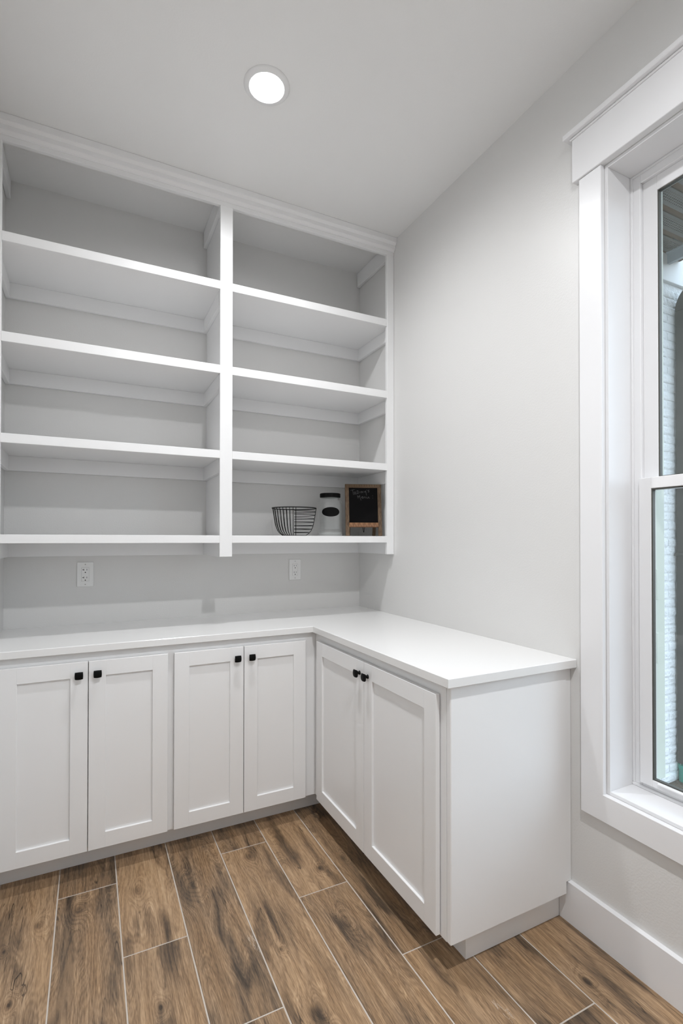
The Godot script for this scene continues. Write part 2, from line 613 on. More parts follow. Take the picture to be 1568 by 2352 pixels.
func make_window() -> void:
	var w := Node3D.new()
	w.name = "window_1"
	w.set_meta("kind", "structure")
	w.set_meta("label", "white double-hung window with wide flat casing at the right")
	add_child(w)
	var za := WIN_Z0
	var zb := WIN_Z1
	var co := 0.0112        # casing set back from the jamb face
	var cw := 0.0828        # casing width
	# jamb boards
	var st := new_st()
	var jt := 0.012
	box(st, Vector3(0, WIN_Y0 - jt, za - jt), Vector3(0.2, WIN_Y1 + jt, za), 0.001)
	box(st, Vector3(0, WIN_Y0 - jt, zb), Vector3(0.2, WIN_Y1 + jt, zb + jt), 0.001)
	box(st, Vector3(0, WIN_Y1, za), Vector3(0.2, WIN_Y1 + jt, zb), 0.001)
	part("jamb", st, M.trim, w)
	st = new_st()
	box(st, Vector3(0, WIN_Y0 - jt, za), Vector3(0.2, WIN_Y0, zb), 0.001)
	part("sill", st, M.trim, w)
	# flat casing boards
	var ct := -0.019
	var i0 := za - co
	var i1 := zb + co
	st = new_st()
	box(st, Vector3(ct - 0.0001, WIN_Y0 - co - 0.004, i0 - cw), Vector3(0, 2.5556, i0), 0.0022)
	part("side_casing", st, M.trim, w)
	st = new_st()
	box(st, Vector3(ct - 0.0001, WIN_Y0 - co - 0.004, i1), Vector3(0, 2.5556, i1 + cw), 0.0022)
	part("side_casing", st, M.trim, w)
	st = new_st()
	box(st, Vector3(ct, WIN_Y0 - co - 0.0885, i0 - cw), Vector3(0, WIN_Y0 - co, i1 + cw), 0.0022)
	part("bottom_casing", st, M.trim, w)
	st = new_st()
	box(st, Vector3(-0.026, 2.5556, i0 - cw - 0.021), Vector3(0, 2.703, i1 + cw + 0.021), 0.0015)
	part("head_casing", st, M.trim, w)
	st = new_st()
	box(st, Vector3(-0.046, 2.7095, i0 - cw - 0.044), Vector3(0, 2.7275, i1 + cw + 0.044), 0.002)
	box(st, Vector3(-0.031, 2.702, i0 - cw - 0.027), Vector3(0, 2.7095, i1 + cw + 0.027), 0.002)
	part("head_cap", st, M.trim, w)
	# vinyl frame
	var fx := 0.118
	var fw := 0.0321
	st = new_st()
	box(st, Vector3(fx, WIN_Y0, za), Vector3(0.20, WIN_Y1, za + fw), 0.002)
	box(st, Vector3(fx, WIN_Y0, zb - fw), Vector3(0.20, WIN_Y1, zb), 0.002)
	box(st, Vector3(fx, WIN_Y1 - 0.034, za + fw), Vector3(0.20, WIN_Y1, zb - fw), 0.002)
	box(st, Vector3(fx, WIN_Y0, za + fw), Vector3(0.158, WIN_Y0 + 0.024, zb - fw), 0.002)
	box(st, Vector3(fx - 0.006, WIN_Y0 + 0.0003, za + 0.0003), Vector3(fx - 0.0002, WIN_Y0 + 0.010, zb - 0.0003), 0.0015)
	box(st, Vector3(fx - 0.004, WIN_Y0 + 0.0102, za + 0.0003), Vector3(fx - 0.0002, WIN_Y1 - 0.0003, za + 0.008), 0.001)
	box(st, Vector3(fx - 0.004, WIN_Y1 - 0.008, za + 0.0082), Vector3(fx - 0.0002, WIN_Y1 - 0.0003, zb - 0.0003), 0.001)
	part("window_frame", st, M.vinyl, w)
	st = new_st()       # the outer frame, seen through the glass
	box(st, Vector3(0.163, WIN_Y0 + 0.02, za + 0.02), Vector3(0.215, WIN_Y1 - 0.02, za + 0.0485), 0.002)
	box(st, Vector3(0.163, WIN_Y0 + 0.02, zb - 0.0485), Vector3(0.215, WIN_Y1 - 0.02, zb - 0.02), 0.002)
	part("outer_frame", st, M.outer_vinyl, w)
	st = new_st()       # screen latch springs on the outer frame
	for y in [1.13, 0.92]:
		box(st, Vector3(0.166, y, za + 0.0485), Vector3(0.176, y + 0.1, za + 0.052), 0.0008)
	part("screen_spring", st, M.outer_vinyl, w)
	var s0 := za + fw
	var s1 := zb - fw
	make_sash(w, "lower_sash", 0.103, 0.130, WIN_Y0 + 0.024, 1.5285, s0, s1, 0.0400, 0.022, 0.036)
	make_sash(w, "upper_sash", 0.1315, 0.157, 1.490, WIN_Y1 - 0.034, s0, s1, 0.0470, 0.040, 0.047)

func make_sash(w: Node3D, called: String, x0: float, x1: float, y0: float, y1: float, z0: float, z1: float, stile: float, bottom: float, top: float) -> void:
	var st := new_st()
	box(st, Vector3(x0, y0, z0), Vector3(x1, y1, z0 + stile), 0.0015)
	box(st, Vector3(x0, y0, z1 - stile), Vector3(x1, y1, z1), 0.0015)
	box(st, Vector3(x0, y0, z0 + stile), Vector3(x1, y0 + bottom, z1 - stile), 0.0015)
	box(st, Vector3(x0, y1 - top, z0 + stile), Vector3(x1, y1, z1 - stile), 0.0015)
	if called == "lower_sash":      # the little lift rail along the bottom
		box(st, Vector3(x0 - 0.008, y0 + bottom - 0.007, z0 + stile + 0.02), Vector3(x0, y0 + bottom, z1 - stile - 0.02), 0.002)
	var s := part(called, st, M.vinyl, w)
	var xm := x0 + 0.011
	var a := Vector3(x0 + 0.0035, y0 + bottom, z0 + stile)
	var b := Vector3(xm + 0.006, y1 - top, z1 - stile)
	st = new_st()
	var g := 0.004
	box(st, a, Vector3(b.x, b.y, a.z + g))
	box(st, Vector3(a.x, a.y, b.z - g), b)
	box(st, Vector3(a.x, a.y, a.z + g), Vector3(b.x, a.y + g, b.z - g))
	box(st, Vector3(a.x, b.y - g, a.z + g), Vector3(b.x, b.y, b.z - g))
	part("glazing_seal", st, M.gasket, s)
	st = new_st()
	box(st, Vector3(xm - 0.002, a.y, a.z), Vector3(xm + 0.002, b.y, b.z))
	part("pane", st, M.pane, s)

# ------------------------------------------------------------------ outside the window

const GROUND := -0.555
const WING_Z := 0.395

func make_outside() -> void:
	var st := new_st()
	var nx := 36
	var nz := 36
	var n := FastNoiseLite.new()
	n.seed = 9
	n.frequency = 1.6
	n.fractal_octaves = 4
	var hgt := func(i: int, k: int) -> Vector3:
		var x := 0.16 + 6.0 * i / nx
		var z := -1.5 + 7.0 * k / nz
		return Vector3(x, GROUND + 0.05 * n.get_noise_2d(x, z), z)
	for i in nx:
		for k in nz:
			var p: Vector3 = hgt.call(i, k); var q: Vector3 = hgt.call(i + 1, k); var r: Vector3 = hgt.call(i + 1, k + 1); var s: Vector3 = hgt.call(i, k + 1)
			tri(st, p, q, r, (r - p).cross(q - p).normalized())
			tri(st, p, r, s, (s - p).cross(r - p).normalized())
	structure("ground", st, M.soil, "bare dark soil outside along the painted brick wall")
	# clods and stones on the soil
	var clod := new_st()
	var lump := SphereMesh.new()
	lump.radius = 0.5
	lump.height = 1.0
	lump.radial_segments = 7
	lump.rings = 4
	for k in 260:
		var p := Vector3(rng.randf_range(1.6, 3.4), GROUND + 0.01, rng.randf_range(WING_Z + 0.02, 1.9))
		if Vector2(p.x - 2.67, p.z - WING_Z).length() < 0.19:
			continue
		var b := Basis.from_euler(Vector3(rng.randf() * TAU, rng.randf() * TAU, rng.randf() * TAU)).scaled(Vector3(1, 0.7, 1) * rng.randf_range(0.02, 0.065))
		clod.append_from(lump, 0, Transform3D(b, p))
	clod.generate_normals()
	var cl := part("soil_clods", clod, M.soil, self)
	cl.set_meta("kind", "stuff")
	cl.set_meta("label", "loose clods of dark soil at the foot of the brick wall")
	cl.set_meta("category", "soil")
	# the wing of painted brick
	st = new_st()
	box(st, Vector3(0.165, GROUND - 0.2, WING_Z - 0.1), Vector3(5.2, 3.36, WING_Z - 0.006))
	var wall := structure("wall_outside", st, M.brick, "white painted brick wall of the house wing seen through the window")
	var meshes := []
	for k in 5:
		var b := new_st()
		rough_brick(b, 0.194, 0.0585, 0.022, k)
		meshes.append(b.commit())
	var course := 0.0677
	for j in 57:
		var y := GROUND + 0.03 + j * course
		var shift := 0.1015 if j % 2 else 0.0
		for i in 4:
			var x := 2.13 + shift + i * 0.203
			var t := Transform3D(Basis.from_euler(Vector3(rng.randf_range(-0.02, 0.02), rng.randf_range(-0.012, 0.012), rng.randf_range(-0.006, 0.006))), Vector3(x + rng.randf_range(-0.002, 0.002), y + rng.randf_range(-0.0015, 0.0015), WING_Z - 0.011 + rng.randf_range(-0.002, 0.002)))
			reuse("brick", meshes[rng.randi() % 5], M.brick, wall, t)
	# frieze board above the bricks
	st = new_st()
	box(st, Vector3(0.2, 3.345, WING_Z - 0.02), Vector3(5.2, 3.56, WING_Z + 0.018), 0.004)
	structure("trim_1", st, M.frieze, "white frieze board along the top of the outside brick wall")
	make_porch_ceiling()
	make_downspout()

func rough_brick(st: SurfaceTool, l: float, h: float, d: float, seed_: int) -> void:
	# the face of a brick as a small uneven grid, its edges worn round
	var n := FastNoiseLite.new()
	n.seed = 40 + seed_
	n.frequency = 14.0
	n.fractal_octaves = 3
	var nx := 10
	var ny := 5
	var at := func(i: int, j: int) -> Vector3:
		var x := -l / 2 + l * i / nx
		var y := -h / 2 + h * j / ny
		var edge := (0.0035 if i == 0 or i == nx else 0.0) + (0.0035 if j == 0 or j == ny else 0.0)
		return Vector3(x, y, d / 2 - edge + 0.0045 * n.get_noise_2d(x + seed_, y))
	for i in nx:
		for j in ny:
			var p: Vector3 = at.call(i, j); var q: Vector3 = at.call(i + 1, j); var r: Vector3 = at.call(i + 1, j + 1); var s: Vector3 = at.call(i, j + 1)
			tri(st, p, q, r, (q - p).cross(r - p).normalized())
			tri(st, p, r, s, (r - p).cross(s - p).normalized())
	var back := Vector3(0, 0, -d)
	for i in nx:
		for j in [0, ny]:
			var p: Vector3 = at.call(i, j); var q: Vector3 = at.call(i + 1, j)
			var nrm := Vector3(0, 1 if j else -1, 0)
			tri(st, p, q, q + back, nrm)
			tri(st, p, q + back, p + back, nrm)
	for j in ny:
		for i in [0, nx]:
			var p: Vector3 = at.call(i, j); var q: Vector3 = at.call(i, j + 1)
			var nrm := Vector3(1 if i else -1, 0, 0)
			tri(st, p, q, q + back, nrm)
			tri(st, p, q + back, p + back, nrm)

func make_porch_ceiling() -> void:
	var y := 3.56
	var st := new_st()
	box(st, Vector3(0.165, y + 0.09, WING_Z), Vector3(2.62, y + 0.14, 4.2))
	var deck := structure("ceiling_porch", st, M.lumber, "underside of the porch roof outside the window")
	var period := 0.162
	var k := 0
	var z := WING_Z + 0.03
	while z < 4.0:
		st = new_st()
		box(st, Vector3(0.165, y + 0.01, z - 0.045), Vector3(2.6, y + 0.09, z), 0.002)
		part("joist", st, M.lumber, deck)
		if k < 9:
			part("vent_panel", perforated(1.55, 2.50, z, z + period - 0.045, y), M.soffit, deck)
		st = new_st()
		box(st, Vector3(0.165, y, z), Vector3(1.55 if k < 9 else 2.50, y + 0.004, z + period - 0.045))
		part("soffit_panel", st, M.soffit, deck)
		z += period
		k += 1
	# the beam trim along the porch edge
	st = new_st()
	box(st, Vector3(2.50, y - 0.085, WING_Z + 0.02), Vector3(2.53, y + 0.09, 4.2), 0.002)
	box(st, Vector3(2.485, y - 0.012, WING_Z + 0.02), Vector3(2.50, y + 0.004, 4.2), 0.002)
	structure("trim_2", st, M.fascia, "grey blue metal fascia along the edge of the porch ceiling")
	st = new_st()
	box(st, Vector3(2.53, y - 0.03, WING_Z + 0.02), Vector3(2.66, y + 0.09, 4.2), 0.003)
	structure("trim_3", st, M.lumber, "brown lumber beam above the porch fascia")

# a soffit board with rows of vent slots cut through it
func perforated(x0: float, x1: float, z0: float, z1: float, y: float) -> SurfaceTool:
	var st := new_st()
	var rim := 0.020
	var rows := 5
	var pitch_x := 0.019
	var pitch_z := (z1 - z0 - 2 * rim) / rows
	var quad := func(a: float, b: float, c: float, d: float) -> void:
		for yy in [y, y + 0.003]:
			var nn := Vector3.DOWN if yy == y else Vector3.UP
			tri(st, Vector3(a, yy, c), Vector3(b, yy, c), Vector3(b, yy, d), nn)
			tri(st, Vector3(a, yy, c), Vector3(b, yy, d), Vector3(a, yy, d), nn)
	quad.call(x0, x1, z0, z0 + rim)
	quad.call(x0, x1, z1 - rim, z1)
	for r in rows:
		var a := z0 + rim + r * pitch_z
		quad.call(x0, x1, a, a + pitch_z * 0.45)
		var x := x0
		var shift := pitch_x * 0.5 if r % 2 else 0.0
		quad.call(x0, x0 + shift + 0.006, a + pitch_z * 0.45, a + pitch_z)
		x = x0 + shift + 0.006
		while x + pitch_x < x1:
			quad.call(x + pitch_x * 0.55, x + pitch_x, a + pitch_z * 0.45, a + pitch_z)
			x += pitch_x
		quad.call(x, x1, a + pitch_z * 0.45, a + pitch_z)
	return st

func make_downspout() -> void:
	var t := thing("downspout", "dark bronze rectangular downspout on the white painted brick wall outside", "downspout", Vector3(2.67, GROUND + 0.14, WING_Z + 0.045))
	var hx := 0.055
	var hz := 0.035
	var top := 3.13 - (GROUND + 0.14)
	var st := new_st()
	box(st, Vector3(-hx, 0, -hz), Vector3(hx, top, hz), 0.006)
	for x in [-0.02, 0.02]:      # pressed ribs
		box(st, Vector3(x - 0.006, 0.02, hz), Vector3(x + 0.006, top - 0.02, hz + 0.004), 0.002)
	part("pipe", st, M.bronze, t)
	# the elbow curves up and out to the eave
	st = new_st()
	var path := []
	for k in 9:
		var a := deg_to_rad(9.0 * k)
		path.append([Vector3(0, top + 0.17 * sin(a), 0.17 * (1.0 - cos(a))), Vector3(0, -sin(a), cos(a))])
	path.append([path[8][0] + Vector3(0, 0.12 * cos(deg_to_rad(72)), 0.12 * sin(deg_to_rad(72))), path[8][1]])
	for k in range(path.size() - 1):
		var ring := []
		for e in [0, 1]:
			var c: Vector3 = path[k + e][0]
			var dn: Vector3 = path[k + e][1]
			ring.append([c + Vector3(-hx, 0, 0) - dn * hz, c + Vector3(hx, 0, 0) - dn * hz, c + Vector3(hx, 0, 0) + dn * hz, c + Vector3(-hx, 0, 0) + dn * hz])
		var mid: Vector3 = (path[k][0] + path[k + 1][0]) / 2.0
		for j in 4:
			face(st, [ring[0][j], ring[0][(j + 1) % 4], ring[1][(j + 1) % 4], ring[1][j]], mid)
	part("elbow", st, M.bronze, t)
	st = new_st()
	box(st, Vector3(-hx - 0.006, 0.0, -hz), Vector3(hx + 0.006, 0.09, hz + 0.006), 0.003)
	part("coupling", st, M.bronze, t)
	st = new_st()
	box(st, Vector3(-hx - 0.012, 1.62, -hz), Vector3(hx + 0.012, 1.645, hz + 0.005), 0.002)
	part("strap", st, M.bronze, t)
	var d := thing("drain_pipe", "teal plastic drain pipe standing in the soil under the downspout", "pipe", Vector3(2.672, GROUND - 0.02, WING_Z + 0.05))
	st = new_st()
	lathe(st, [[0.0, 0.0], [0.052, 0.0], [0.052, 0.105], [0.058, 0.11], [0.058, 0.145], [0.05, 0.145], [0.046, 0.02], [0.0, 0.02]], 32)
	part("pipe_body", st, M.teal, d)

# ------------------------------------------------------------------ the floor

func make_floor() -> void:
	var st := new_st()
	box(st, Vector3(WL, -0.2, 0), Vector3(0, -0.0016, ZF))
	var floor_bed := structure("floor", st, M.grout, "wood-look plank tile floor in brown and tan with pale grout")
	var width := 0.2002
	var length := 1.1595
	var gap := 0.0044
	# the print of each column's tiles from the back wall forward, then the first joint of each column
	var x_line := -2.0072
	var shown := {0: [14, 13, 15], 1: [13, 0, 10], 2: [1, 2, 11], 3: [3, 4, 14], 4: [15, 5, 6], 5: [6, 7, 13], 6: [8, 9, 5], 7: [15, 10, 12], 8: [2, 11, 1], 9: [5, 12, 14]}
	var joints := {0: 1.012, 1: 0.238, 2: 0.625, 3: 1.012, 4: 0.238, 5: 0.625, 6: 1.012, 7: 0.238, 8: 0.625, 9: 1.012}
	for c in 10:
		var xa: float = maxf(x_line + c * width + gap / 2, WL)
		var xb: float = minf(x_line + (c + 1) * width - gap / 2, 0.0)
		if xb - xa < 0.004:
			continue
		var z: float = joints[c] - length
		var k := 0
		while z < ZF:
			var za := maxf(z + gap / 2, 0.0)
			var zb := minf(z + length - gap / 2, ZF)
			if zb - za > 0.01:
				var list: Array = shown[c]
				plank(floor_bed, xa, xb, za, zb, x_line + c * width, z, width, length, list[k % list.size()])
				k += 1
			z += length

func plank(parent: Node3D, xa: float, xb: float, za: float, zb: float, x0: float, z0: float, width: float, length: float, print_: int) -> void:
	var st := new_st()
	var e := 0.0011
	var low := -0.0022
	var uv := func(p: Vector3) -> Vector2:
		return Vector2((print_ % 8 + clampf((p.x - x0) / width, 0.01, 0.99)) / 8.0, clampf((p.z - z0) / length, 0.002, 0.998))
	var put := func(a: Vector3, b: Vector3, c: Vector3, d: Vector3, n: Vector3) -> void:
		tri(st, a, b, c, n, uv.call(a), uv.call(b), uv.call(c))
		tri(st, a, c, d, n, uv.call(a), uv.call(c), uv.call(d))
	var up := [Vector3(xa + e, 0, za + e), Vector3(xb - e, 0, za + e), Vector3(xb - e, 0, zb - e), Vector3(xa + e, 0, zb - e)]
	var mid := [Vector3(xa, -e, za), Vector3(xb, -e, za), Vector3(xb, -e, zb), Vector3(xa, -e, zb)]
	put.call(up[0], up[1], up[2], up[3], Vector3.UP)
	var out := [Vector3(0, 0, -1), Vector3(1, 0, 0), Vector3(0, 0, 1), Vector3(-1, 0, 0)]
	for k in 4:
		var j := (k + 1) % 4
		put.call(up[k], up[j], mid[j], mid[k], (out[k] + Vector3.UP).normalized())
		put.call(mid[k], mid[j], Vector3(mid[j].x, low, mid[j].z), Vector3(mid[k].x, low, mid[k].z), out[k])
	part("plank", st, M["plank_%d" % (print_ / 8)], parent)

# ------------------------------------------------------------------ the shelves

const POST_L := -0.9631
const POST_R := -0.9042
const STILE_R := -0.0449
const STILE_L := -1.8221
var shelf_y := [[2.5072, 2.5456], [2.1092, 2.1486], [1.7095, 1.7468], [1.3115, 1.3468]]

func make_shelves() -> void:
	var t := thing("built_in_shelves", "white painted built-in shelving of two bays under a crown moulding on the back wall", "shelves")
	var fb := FZ - 0.019
	var bev := 0.0012
	var st := new_st()
	box(st, Vector3(POST_L, 1.2465, fb), Vector3(POST_R, 2.905, FZ), bev)
	part("post", st, M.cabinet, t)
	st = new_st()
	box(st, Vector3(STILE_R, 1.2465, fb), Vector3(-0.0008, 2.905, FZ), bev)
	part("stile", st, M.cabinet, t)
	st = new_st()
	box(st, Vector3(WL + 0.0008, 1.2465, fb), Vector3(STILE_L, 2.905, FZ), bev)
	part("stile", st, M.cabinet, t)
	st = new_st()
	box(st, Vector3(WL + 0.0008, 2.9045, fb), Vector3(-0.0008, H - 0.0005, FZ), bev)
	part("top_rail", st, M.cabinet, t)
	# crown moulding: two flats with small coves
	st = new_st()
	prism(st, PackedVector2Array([Vector2(FZ, H - 0.0008), Vector2(0.4325, H - 0.0008), Vector2(0.4325, 2.9655), Vector2(0.4285, 2.9645), Vector2(0.4235, 2.9600), Vector2(0.4195, 2.9555), Vector2(0.4180, 2.9550),
		Vector2(0.4180, 2.9385), Vector2(0.4140, 2.9375), Vector2(0.4095, 2.9340), Vector2(0.4060, 2.9300), Vector2(0.4045, 2.9245), Vector2(FZ, 2.9240)]), Vector3(WL + 0.0008, 0, 0), Vector3.BACK, Vector3.UP, Vector3(-WL - 0.0016, 0, 0))
	part("crown_moulding", st, M.cabinet, t)
	# the upright between the bays
	st = new_st()
	box(st, Vector3(-0.9446, 1.2465, 0.001), Vector3(-0.9256, H - 0.0008, fb), 0.0008)
	part("divider", st, M.cabinet, t)
	var bays := [[WL + 0.0008, STILE_L, POST_L, -0.9446], [-0.9256, POST_R, STILE_R, -0.0008]]
	for b in bays:
		for s in shelf_y:
			st = new_st()
			box(st, Vector3(b[0], s[1] - 0.0, 0.001), Vector3(b[3], s[0] + 0.003, fb - 0.0002))
			box(st, Vector3(b[1], s[0], fb), Vector3(b[2], s[1], FZ), bev)
			part("shelf", st, M.cabinet, t)
			st = new_st()
			box(st, Vector3(b[0], s[0] + 0.003 - 0.068, 0.001), Vector3(b[3], s[0] + 0.003, 0.019), bev)
			part("back_cleat", st, M.cabinet, t)
			for side in [0, 3]:
				var inner: float = b[side] + (0.0185 if side == 0 else -0.0185)
				st = new_st()
				box(st, Vector3(b[side], s[0] + 0.003 - 0.068, 0.019), Vector3(inner, s[0] + 0.003, 0.372), bev)
				part("side_cleat", st, M.cabinet, t)
		for side in [0, 3]:      # the cleats that hold the top rail, under the ceiling
			var inner: float = b[side] + (0.0185 if side == 0 else -0.0185)
			st = new_st()
			box(st, Vector3(b[side], 2.9035, 0.006), Vector3(inner, H - 0.0008, 0.378), bev)
			part("top_cleat", st, M.cabinet, t)

# ------------------------------------------------------------------ the cabinets

const KICK := 0.103
const CARCASS_TOP := 0.8842

# a shaker door whose front faces +z; origin at its lower left front corner
func shaker_door(parent: Node3D, at: Transform3D, w: float, h: float, knob_x: float, knob_y: float) -> void:
	var s := 0.0615
	var th := 0.0162        # the rest is the gap left by the bumpers
	var st := new_st()
	box(st, Vector3(0, 0, -th), Vector3(s, h, 0), 0.0012)
	box(st, Vector3(w - s, 0, -th), Vector3(w, h, 0), 0.0012)
	box(st, Vector3(s - 0.0015, 0, -th), Vector3(w - s + 0.0015, s, 0), 0.0012)
	box(st, Vector3(s - 0.0015, h - s, -th), Vector3(w - s + 0.0015, h, 0), 0.0012)
	var d := part("cabinet_door", st, M.cabinet, parent)
	d.transform = at
	st = new_st()
	box(st, Vector3(s - 0.004, s - 0.004, -th + 0.002), Vector3(w - s + 0.004, h - s + 0.004, -0.0085))
	part("door_panel", st, M.cabinet, d)
	st = new_st()
	knob_shape(st)
	var k := part("knob", st, M.black, d)
	k.position = Vector3(knob_x, knob_y, 0)

# a square pillow knob on a round stem
func knob_shape(st: SurfaceTool) -> void:
	var stem := new_st()
	lathe(stem, [[0.0, -0.0004], [0.0085, -0.0004], [0.0085, 0.001], [0.0060, 0.004], [0.0060, 0.012], [0.0085, 0.016], [0.0, 0.016]], 24)
	st.append_from(stem.commit(), 0, Transform3D(Basis(Vector3.RIGHT, PI / 2), Vector3.ZERO))
	var n := 12
	var half := 0.0148
	var side := func(u: float, v: float) -> Vector2:      # a square with gently bowed sides
		return Vector2(u * (1.0 - 0.07 * v * v), v * (1.0 - 0.07 * u * u)) * half
	var front := func(i: int, j: int) -> Vector3:
		var u := -1.0 + 2.0 * i / n
		var v := -1.0 + 2.0 * j / n
		var p: Vector2 = side.call(u, v)
		return Vector3(p.x, p.y, 0.0265 - 0.0022 * (u * u + v * v) - 0.0012 * (pow(u, 8.0) + pow(v, 8.0)))
	for i in n:
		for j in n:
			var a: Vector3 = front.call(i, j); var b: Vector3 = front.call(i + 1, j); var c: Vector3 = front.call(i + 1, j + 1); var d: Vector3 = front.call(i, j + 1)
			tri(st, a, b, c, (b - a).cross(c - a).normalized())
			tri(st, a, c, d, (c - a).cross(d - a).normalized())
	var edge := []
	for i in n: edge.append([i, 0])
	for j in n: edge.append([n, j])
	for i in n: edge.append([n - i, n])
	for j in n: edge.append([0, n - j])
	for k in edge.size():
		var a: Vector3 = front.call(edge[k][0], edge[k][1])
		var q: Array = edge[(k + 1) % edge.size()]
		var b: Vector3 = front.call(q[0], q[1])
		var ab := Vector3(a.x * 0.80, a.y * 0.80, 0.0145)
		var bb := Vector3(b.x * 0.80, b.y * 0.80, 0.0145)
		face(st, [a, b, bb, ab], Vector3(0, 0, 0.019))
		face(st, [ab, bb, Vector3(0, 0, 0.0145)], Vector3(0, 0, 0.02))

func make_cabinets() -> void:
	# back run: two cabinets of two doors, toe kick set back
	var spans := [[WL + 0.001, -1.1978, "white shaker base cabinet with two doors at the left end of the back run"], [-1.1978, SIDE_FACE, "white shaker base cabinet with two doors in the inner corner of the back run"]]
	for n in 2:
		var a: float = spans[n][0]
		var b: float = spans[n][1]
		var t := thing(["base_cabinet", "base_cabinet_001"][n], spans[n][2], "cabinet", Vector3.ZERO, "white shaker base cabinets under the counter")
		var st := new_st()
		box(st, Vector3(a, KICK, 0.001), Vector3(b, CARCASS_TOP, BACK_FACE))
		part("body", st, M.cabinet, t)
		st = new_st()
		box(st, Vector3(a, 0.0002, 0.38), Vector3(b + (0.092 if n == 1 else 0.0), KICK, 0.4375))
		part("toe_kick", st, M.cabinet, t)
		var x0: float = [-1.8072, -1.1852][n]
		var x1: float = [-1.2106, -0.5880][n]
		var w := (x1 - x0 - 0.0028) / 2.0
		var h := 0.7425
		var seam := (x0 + x1) / 2.0
		shaker_door(t, Transform3D(Basis(), Vector3(x0, 0.1065, BACK_FACE + 0.019)), w, h, seam - 0.0325 - x0, 0.8005 - 0.1065)
		shaker_door(t, Transform3D(Basis(), Vector3(seam + 0.0014, 0.1065, BACK_FACE + 0.019)), w, h, 0.0325 - 0.0014, 0.8005 - 0.1065)
	# right run: one cabinet, its doors facing left, its finished end facing the camera
	var t := thing("base_cabinet_002", "white shaker base cabinet along the right wall with a finished end panel", "cabinet", Vector3.ZERO, "white shaker base cabinets under the counter")
	var st := new_st()
	box(st, Vector3(SIDE_FACE, KICK, 0.0012 + BACK_FACE), Vector3(-0.001, CARCASS_TOP, END_Z - 0.02))
	part("body", st, M.cabinet, t)
	st = new_st()
	box(st, Vector3(SIDE_FACE, KICK, END_Z - 0.02), Vector3(-0.0265, CARCASS_TOP, END_Z), 0.0026)
	part("end_panel", st, M.cabinet, t)
	st = new_st()
	box(st, Vector3(-0.0262, 0.142, END_Z - 0.03), Vector3(-0.001, CARCASS_TOP, END_Z - 0.0035), 0.001)
	part("scribe_strip", st, M.cabinet, t)
	st = new_st()
	prism(st, PackedVector2Array([Vector2(-0.438, 0.4380), Vector2(-0.418, 0.4380), Vector2(-0.418, 1.484), Vector2(-0.0168, 1.484), Vector2(-0.0168, 1.5042), Vector2(-0.438, 1.5042)]), Vector3(0, 0.0002, 0), Vector3.RIGHT, Vector3.BACK, Vector3(0, KICK - 0.0002, 0))
	part("toe_kick", st, M.cabinet, t)
	var z0 := 0.5842
	var z1 := 1.4968
	var w := (z1 - z0 - 0.0028) / 2.0
	var seam := (z0 + z1) / 2.0
	var turn := Basis(Vector3(0, 0, 1), Vector3.UP, Vector3(-1, 0, 0))      # door's right is +z, its front -x
	shaker_door(t, Transform3D(turn, Vector3(SIDE_FACE - 0.0185, 0.1065, z0)), w, 0.7430, seam - 0.0325 - z0, 0.8005 - 0.1065)
	shaker_door(t, Transform3D(turn, Vector3(SIDE_FACE - 0.0185, 0.1065, seam + 0.0014)), w, 0.7430, 0.0325 - 0.0014, 0.8005 - 0.1065)

func make_counter() -> void:
	var t := thing("countertop", "L-shaped white quartz countertop over the shaker base cabinets", "countertop")
	var st := new_st()
	var low := 0.8848
	var e := 0.0018
	var outline := [Vector2(WL + 0.0008, 0.0008), Vector2(-0.0008, 0.0008), Vector2(-0.0008, 1.5657), Vector2(-0.5547, 1.5657), Vector2(-0.5547, 0.555), Vector2(WL + 0.0008, 0.555)]
	var inset := [Vector2(WL + 0.0008, 0.0008), Vector2(-0.0008, 0.0008), Vector2(-0.0008, 1.5657 - e), Vector2(-0.5547 + e, 1.5657 - e), Vector2(-0.5547 + e, 0.555 - e), Vector2(WL + 0.0008, 0.555 - e)]
	var ring := func(poly: Array, y: float) -> Array: return poly.map(func(p): return Vector3(p.x, y, p.y))
	var levels := [ring.call(inset, low), ring.call(outline, low + e), ring.call(outline, CT - e), ring.call(inset, CT)]
	var normals := [Vector2(0, -1), Vector2(1, 0), Vector2(0, 1), Vector2(-1, 0), Vector2(0, 1), Vector2(-1, 0)]
	for k in 3:
		for j in 6:
			var i := (j + 1) % 6
			var n := Vector3(normals[j].x, [-1, 0, 1][k], normals[j].y).normalized()
			tri(st, levels[k][j], levels[k][i], levels[k + 1][i], n)
			tri(st, levels[k][j], levels[k + 1][i], levels[k + 1][j], n)
	for side in [[0, Vector3.DOWN], [3, Vector3.UP]]:
		var p: Array = levels[side[0]]
		var corner := Vector3(p[4].x, p[4].y, 0.0008)
		for q in [[p[0], corner, p[4], p[5]], [corner, p[1], Vector3(p[1].x, p[1].y, p[4].z), p[4]], [p[4], Vector3(p[1].x, p[1].y, p[4].z), p[2], p[3]]]:
			tri(st, q[0], q[1], q[2], side[1])
			tri(st, q[0], q[2], q[3], side[1])
	part("slab", st, M.quartz, t)

# ------------------------------------------------------------------ outlets

func make_outlets() -> void:
	outlet("wall_outlet", Vector3(-1.5255, 1.157, 0.0), "white duplex outlet with T-shaped slots on the wall under the left shelf bay", true)
	outlet("wall_outlet_001", Vector3(-0.4312, 1.152, 0.0), "white duplex outlet on the wall under the shelf with basket and jar", false)

